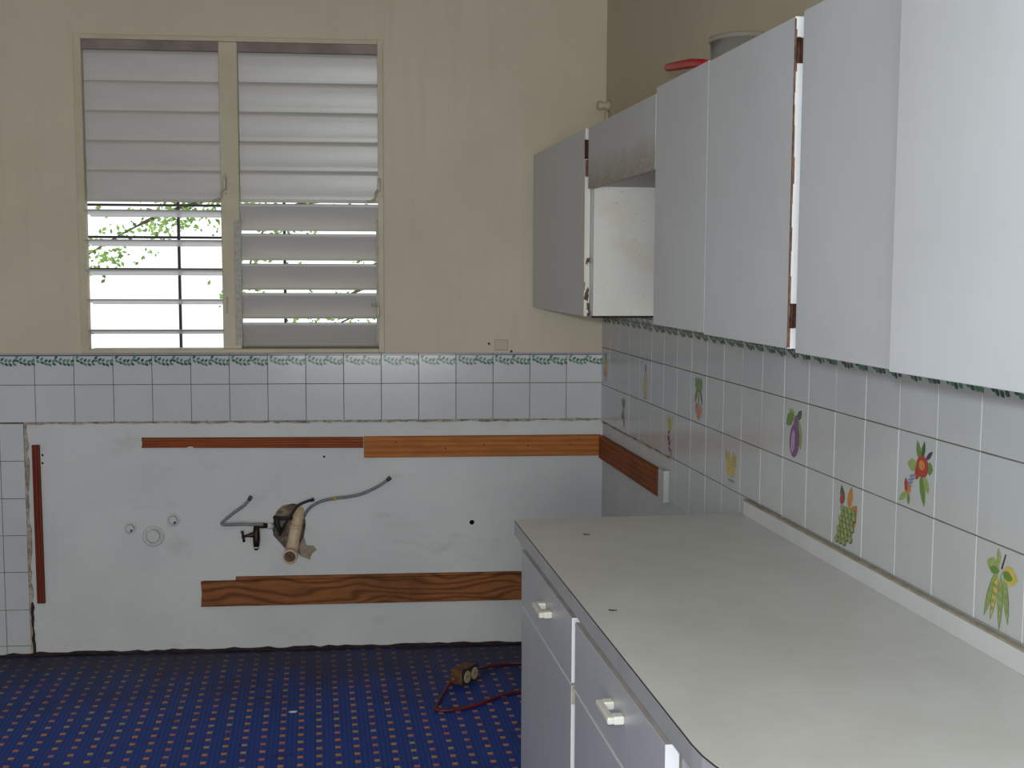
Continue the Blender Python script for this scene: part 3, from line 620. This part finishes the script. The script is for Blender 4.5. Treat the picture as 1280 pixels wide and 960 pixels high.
# painted-over outlet and knob
pl = thing('outlet_cover', BW(.411, 0, 1.236), 'painted-over square outlet cover just above the leaf border tiles', 'outlet')
MB().box(BW, (.384, 0, 1.237), (.438, .008, 1.281)).build('plate', 'trim', pl, .003); MB().tube([BW(.411, .008, 1.259), BW(.411, .0105, 1.259)], .013, 16).build('knockout', 'trim', pl)
for x, z in ((.360, 1.263), (.452, 1.232)): tag(MB().tube([BW(x, 0, z), BW(x, .006, z)], .005, 8).build('nail', 'rust'), 'rusty nail in the cream wall %s the outlet cover' % ('left of' if x < .4 else 'at the lower right of'), 'nail')
kn = thing('wall_hook', RW(.06, 0, 2.19), 'small cream painted hook high on the wall near the corner', 'hook')
MB().tube([RW(.06, 0, 2.222), RW(.06, .012, 2.222), RW(.06, .020, 2.222), RW(.06, .042, 2.222), RW(.06, .05, 2.222)], [.022, .020, .013, .019, .014], 14).build('round_head', 'trim', kn)
MB().tube([RW(.06, .010, 2.20), RW(.058, .012, 2.17), RW(.055, .006, 2.13)], .008, 8).build('wire_stub', 'trim', kn)

# ================================================================== UPPER CABINETS
UZ0, UZ1, UD, DT = 1.4200, 2.0300, .300, .019
def body(t, s0, s1, z0, z1, near_mat='lam_body', far=True):
    th = .016; d1 = UD - DT - .002
    MB().box(RW, (s1 - th, .009, z0), (s1, d1, z1)).build('side_panel', near_mat, t)
    MB().box(RW, (s0, .009, z0), (s0 + th, d1, z1)).build('side_panel', 'lam_body', t)
    MB().box(RW, (s0 + th, .009, z0), (s1 - th, d1, z0 + th)).build('bottom_panel', 'lam_body', t)
    MB().box(RW, (s0 + th, .009, z1 - th), (s1 - th, d1, z1)).build('top_panel', 'lam_body', t)
    MB().box(RW, (s0 + th, d1 - .018, z0 + th), (s1 - th, d1, z1 - th)).build('face_frame', 'lam_edge', t)
def door(t, s0, s1, z0, z1, mats=('lam', 'lam_edge'), name='door', d=UD, ajar=0, bev=.0012):
    """slab door; +d face is laminate, edges painted; ajar degrees with the hinge on the near side"""
    def fn(p, q, r):
        if ajar:
            a = math.radians(ajar); dp = s1 - p; return RW(s1 - dp * math.cos(a) - (q - d) * math.sin(a), d + dp * math.sin(a) + (q - d) * math.cos(a), r)
        return RW(p, q, r)
    return MB().box(fn, (s0, d - DT, z0), (s1, d, z1), 0, [1, 1, 1, 0, 1, 1]).build(name, list(mats), t, bev)
def hinge(par, s, d, z, h=.045):
    o = MB().box(RW, (s, d - .016, z - h / 2), (s + .003, d, z + h / 2)).build('hinge', 'rust', par)
    MB().tube([RW(s + .004, d + .001, z - h / 2), RW(s + .004, d + .001, z + h / 2)], .0042, 8).build('hinge_pin', 'rust', o)
# corner cabinet
ca = thing('wall_cabinet', RW(.48, .15, UZ0), 'wall cabinet in the corner with chipped door edge and rusty hinge', 'cabinet', 'white wall cabinets')
body(ca, .010, 1.000, UZ0 - .004, UZ1 - .004, 'panel'); dr = door(ca, .014, .955, UZ0 - .006, UZ1 - .004, ('lam', 'chipped'))
hinge(dr, .9555, .298, 1.958, .062)
MB().box(RW, (.9556, .284, 1.87), (.9566, .2995, 1.925)).build('rust_stain', 'rust_line', dr)
ragged(RW, .975, 1.002, .006, UZ0 - .0085, UZ0 - .0035, .02, .279, False, 12).build('swollen_edge', 'residue', ca)
# short cabinet above the cooker space
cb = thing('wall_cabinet', RW(1.39, .15, 1.835), 'short wall cabinet with grease-stained door above the open gap', 'cabinet', 'white wall cabinets')
body(cb, 1.002, 1.782, 1.835, UZ1 - .006); door(cb, 1.004, 1.780, 1.828, UZ1 - .008, ('greasy', 'greasy'), bev=0)
# double cabinet
cc = thing('wall_cabinet', RW(2.24, .15, UZ0), 'wall cabinet with two flat doors and a brown raw edge, under the red handle', 'cabinet', 'white wall cabinets')
body(cc, 1.784, 2.722, UZ0 + .004, UZ1 + .001)
door(cc, 1.786, 2.2035, UZ0 + .006, UZ1 + .006, ('lam', 'lam'), bev=0); dr = door(cc, 2.2045, 2.700, UZ0 + .002, UZ1 + .004)
rl = ragged(RW, UZ0 + .004, UZ1, .03, .2955, .2990, 2.7000, 2.7012, True, 21)
rl2 = MB(); rr = random.Random(2)
zz = UZ0 + .004
while zz < UZ1:
    hgt = rr.uniform(.02, .06); wd = rr.uniform(.0012, .0045)
    rl2.box(RW, (2.6985, .2995 - wd, zz), (2.7012, .3004, min(zz + hgt, UZ1))); zz += hgt
rl2.build('raw_edge', 'rust_line', dr)
hinge(dr, 2.7015, .294, 1.972, .046); hinge(dr, 2.7015, .294, 1.484, .046)
# near cabinet
cd = thing('wall_cabinet', RW(3.2, .15, UZ0), 'nearest wall cabinet with two white doors, one slightly ajar', 'cabinet', 'white wall cabinets')
body(cd, 2.724, 3.62, UZ0 + .002, UZ1 + .004)
door(cd, 2.738, 3.146, UZ0 - .003, UZ1 + .006); door(cd, 3.158, 3.600, UZ0 - .002, UZ1 + .006, ajar=3.2)
# things on the cabinet tops
cl = thing('plastic_container', RW(1.86, .10, UZ1 + .005), 'clear plastic container standing on top of the wall cabinet', 'container')
zc0 = UZ1 + .0015
cs_, cd_ = 1.925, .116
def lathe(prof, seg=28):
    b = MB(); vs = []
    for r, z in prof: vs += [RW(cs_ + r * math.cos(2 * math.pi * k / seg), cd_ + r * math.sin(2 * math.pi * k / seg), z) for k in range(seg)]
    n = len(prof)
    b.add(vs, [(a * seg + k, a * seg + (k + 1) % seg, (a + 1) * seg + (k + 1) % seg, (a + 1) * seg + k) for a in range(n - 1) for k in range(seg)], 0, True)
    b.add(vs[:seg], [tuple(range(seg))]); b.add(vs[-seg:], [tuple(range(seg))]); return b
lathe([(.076, zc0), (.082, zc0 + .05), (.085, zc0 + .100), (.082, zc0 + .100), (.079, zc0 + .05), (.073, zc0 + .003)]).build('tub', 'clear', cl)
lathe([(.084, zc0 + .1005), (.089, zc0 + .101), (.089, zc0 + .110), (.086, zc0 + .112)]).build('lid', 'clear', cl)

# ================================================================== BASE CABINET AND COUNTERTOP
CZ = .900; FD = .640
bc = thing('base_cabinet', RW(2.45, .32, 0), 'white base cabinet with drawers and doors under the countertop', 'cabinet')
MB().box(RW, (1.745, .012, .09), (3.24, .612, .858)).build('carcass', 'lam_body', bc)
MB().box(RW, (1.745, .012, .0), (3.22, .56, .09)).build('plinth', 'dark_gap', bc)
def pull(par, s, z):
    b = MB(); b.box(RW, (s, FD + .018, z - .007), (s + .096, FD + .032, z + .007)); h = b.build('handle', 'plastic', par, .004)
    for q in (s, s + .074): MB().box(RW, (q, FD, z - .008), (q + .022, FD + .020, z + .008)).build('handle_post', 'plastic', h, .003)
for i, (s0, s1) in enumerate(((1.742, 2.380), (2.412, 3.080))):
    d1 = MB().box(RW, (s0, FD - .024, .680), (s1, FD, .824), 0, [1, 1, 1, 0, 1, 2]).build('drawer', ['lam', 'lam_edge', 'rail'], bc, .0012)
    pull(d1, (2.070, 2.735)[i], .768)
    d2 = MB().box(RW, (s0, FD - .016, .10), (s1 - .006, FD - .001, .672), 0, [1, 1, 1, 0, 1, 1]).build('door', ['lam', 'lam_edge'], bc, .0012)
    MB().box(RW, (s1 - .0055, FD - .0155, .632), (s1 - .002, FD - .002, .676)).build('hinge', 'handle_old', d2)
MB().box(RW, (3.112, FD - .026, .10), (3.235, FD - .019, .85)).build('filler_panel', 'lam', bc)
# counter outline (s, d) with rounded near corner
R_ = .34; SE = 3.60; out = [(1.715, .012), (1.715, .655)]
out += [(SE - R_ + R_ * math.sin(a), .655 - R_ + R_ * math.cos(a)) for a in [math.pi / 2 * i / 14 for i in range(15)]]
out += [(SE, .012)]
ct = thing('countertop', RW(2.6, .33, .858), 'long pale laminate countertop with rounded front corner and white backsplash strip', 'countertop')
fz = lambda p, q, r: RW(p, r, q)                      # poly in (s,d), extruded in height
def inset(poly, k):
    c = (2.6, .33); return [(p + (k if p < c[0] else -k), q + (k if q < c[1] else -k)) for p, q in poly]
MB().prism(fz, out, CZ - .0016, CZ).build('laminate_top', 'counter', ct)
MB().prism(fz, inset(out, -.0006), CZ - .0042, CZ - .0016).build('edge_seam', 'seam', ct)
MB().prism(fz, out, .860, CZ - .0042).build('edge_band', 'fascia', ct)
MB().box(RW, (1.735, .008, CZ), (3.585, .022, .9385)).build('backsplash', 'splash', ct, .001)
MB().box(RW, (1.732, .0076, .9386), (3.585, .0215, .9425)).build('backsplash_cap', 'splash_top', ct, .001)
for (s, d), lab in (((1.916, .512), 'tiny dark chip on the far end of the countertop'), ((2.590, .612), 'tiny brown chip on the countertop near its front edge')):
    b = MB(); b.prism(fz, [(s, d), (s + .003, d - .006), (s + .007, d - .016), (s + .008, d - .007), (s + .004, d + .001)], CZ + .0002, CZ + .002)
    tag(b.build('debris_chip', 'seam'), lab, 'debris')

# red-handled utensil on the cabinet top, its handle sticking out over the corner side
ru = thing('utensil', RW(2.25, .205, UZ1), 'red plastic utensil handle sticking up over the top of the wall cabinets', 'utensil')
hp = [RW(1.650, .235, 2.1095), RW(1.668, .235, 2.1085), RW(1.77, .235, 2.097), RW(1.88, .235, 2.085), RW(1.97, .235, 2.070), RW(2.02, .235, 2.060)]
MB().tube(hp, [.007, .0105, .0118, .0118, .0105, .008], 12, 0, True).build('handle', 'red', ru)
MB().tube([RW(2.01, .235, 2.062), RW(2.12, .235, 2.046), RW(2.20, .225, 2.042)], [.006, .005, .005], 8).build('shaft', 'hose_end', ru)
MB().tube([RW(2.25, .205, UZ1 + .0035), RW(2.25, .205, UZ1 + .006), RW(2.25, .205, UZ1 + .016)], [.05, .056, .060], 20).build('head', 'hose_end', ru)

# ================================================================== CORD AND OUTLET BOX ON THE FLOOR
co = thing('extension_cord', (.25, 4.35, 0), 'red extension cord looping across the blue floor beside the base cabinet', 'cord')
z_ = .0065
MB().tube([(.80, 4.50, z_), (.62, 4.61, z_), (.46, 4.655, z_), (.375, 4.64, z_), (.315, 4.59, .012), (.285, 4.52, .030)], .0062, 8, 0, True, 6).build('cable', 'red_cord', co)
MB().tube([(.195, 4.45, .022), (.168, 4.385, .012), (.138, 4.28, z_), (.118, 4.185, z_), (.124, 4.163, z_), (.150, 4.158, z_), (.205, 4.172, z_), (.279, 4.214, z_), (.357, 4.290, z_), (.43, 4.328, z_), (.60, 4.40, z_)], .0062, 8, 0, True, 6).build('cable', 'red_cord', co)
bx = thing('outlet_box', (.235, 4.47, 0), 'small metal outlet box with two ivory sockets lying on the floor on the cord', 'outlet box')
ax = Vector((.80, -.60, 0)).normalized(); sd = Vector((.60, .80, 0)); cen = Vector((.237, 4.465, 0))
fb = lambda p, q, r: cen + sd * p + ax * q + Z_ * r
MB().box(fb, (-.052, -.035, .004), (.052, .022, .062)).build('box', 'box_tan', bx, .006)
MB().box(fb, (-.056, .0225, .002), (.056, .0265, .066)).build('cover', 'residue', bx, .003)
for p in (-.025, .025):
    f_ = MB(); f_.prism(lambda a, q, r: fb(a, q, r), [(p + .020 * math.cos(t), .034 + .023 * math.sin(t)) for t in [2 * math.pi * i / 16 for i in range(16)]], .0268, .031); so = f_.build('socket', 'ivory', bx)
    for u in (-.006, .006): MB().box(fb, (p + u - .0013, .031, .030), (p + u + .0013, .0316, .041)).build('slot', 'residue', so)
MB().tube([fb(-.045, -.01, .030), fb(-.07, -.015, .024)], .011, 10).build('clamp', 'box_tan', bx); MB().tube([fb(.045, .0, .032), fb(.07, .0, .030)], .011, 10).build('clamp', 'box_tan', bx)
ps = MB().prism(lambda p, q, r: Vector((p, r, q)), [(-.402, 4.203), (-.392, 4.196), (-.376, 4.199), (-.372, 4.207), (-.388, 4.211)], .0004, .003).build('paint_flake', 'lam_edge'); tag(ps, 'small white paint flake lying on the blue floor', 'debris')
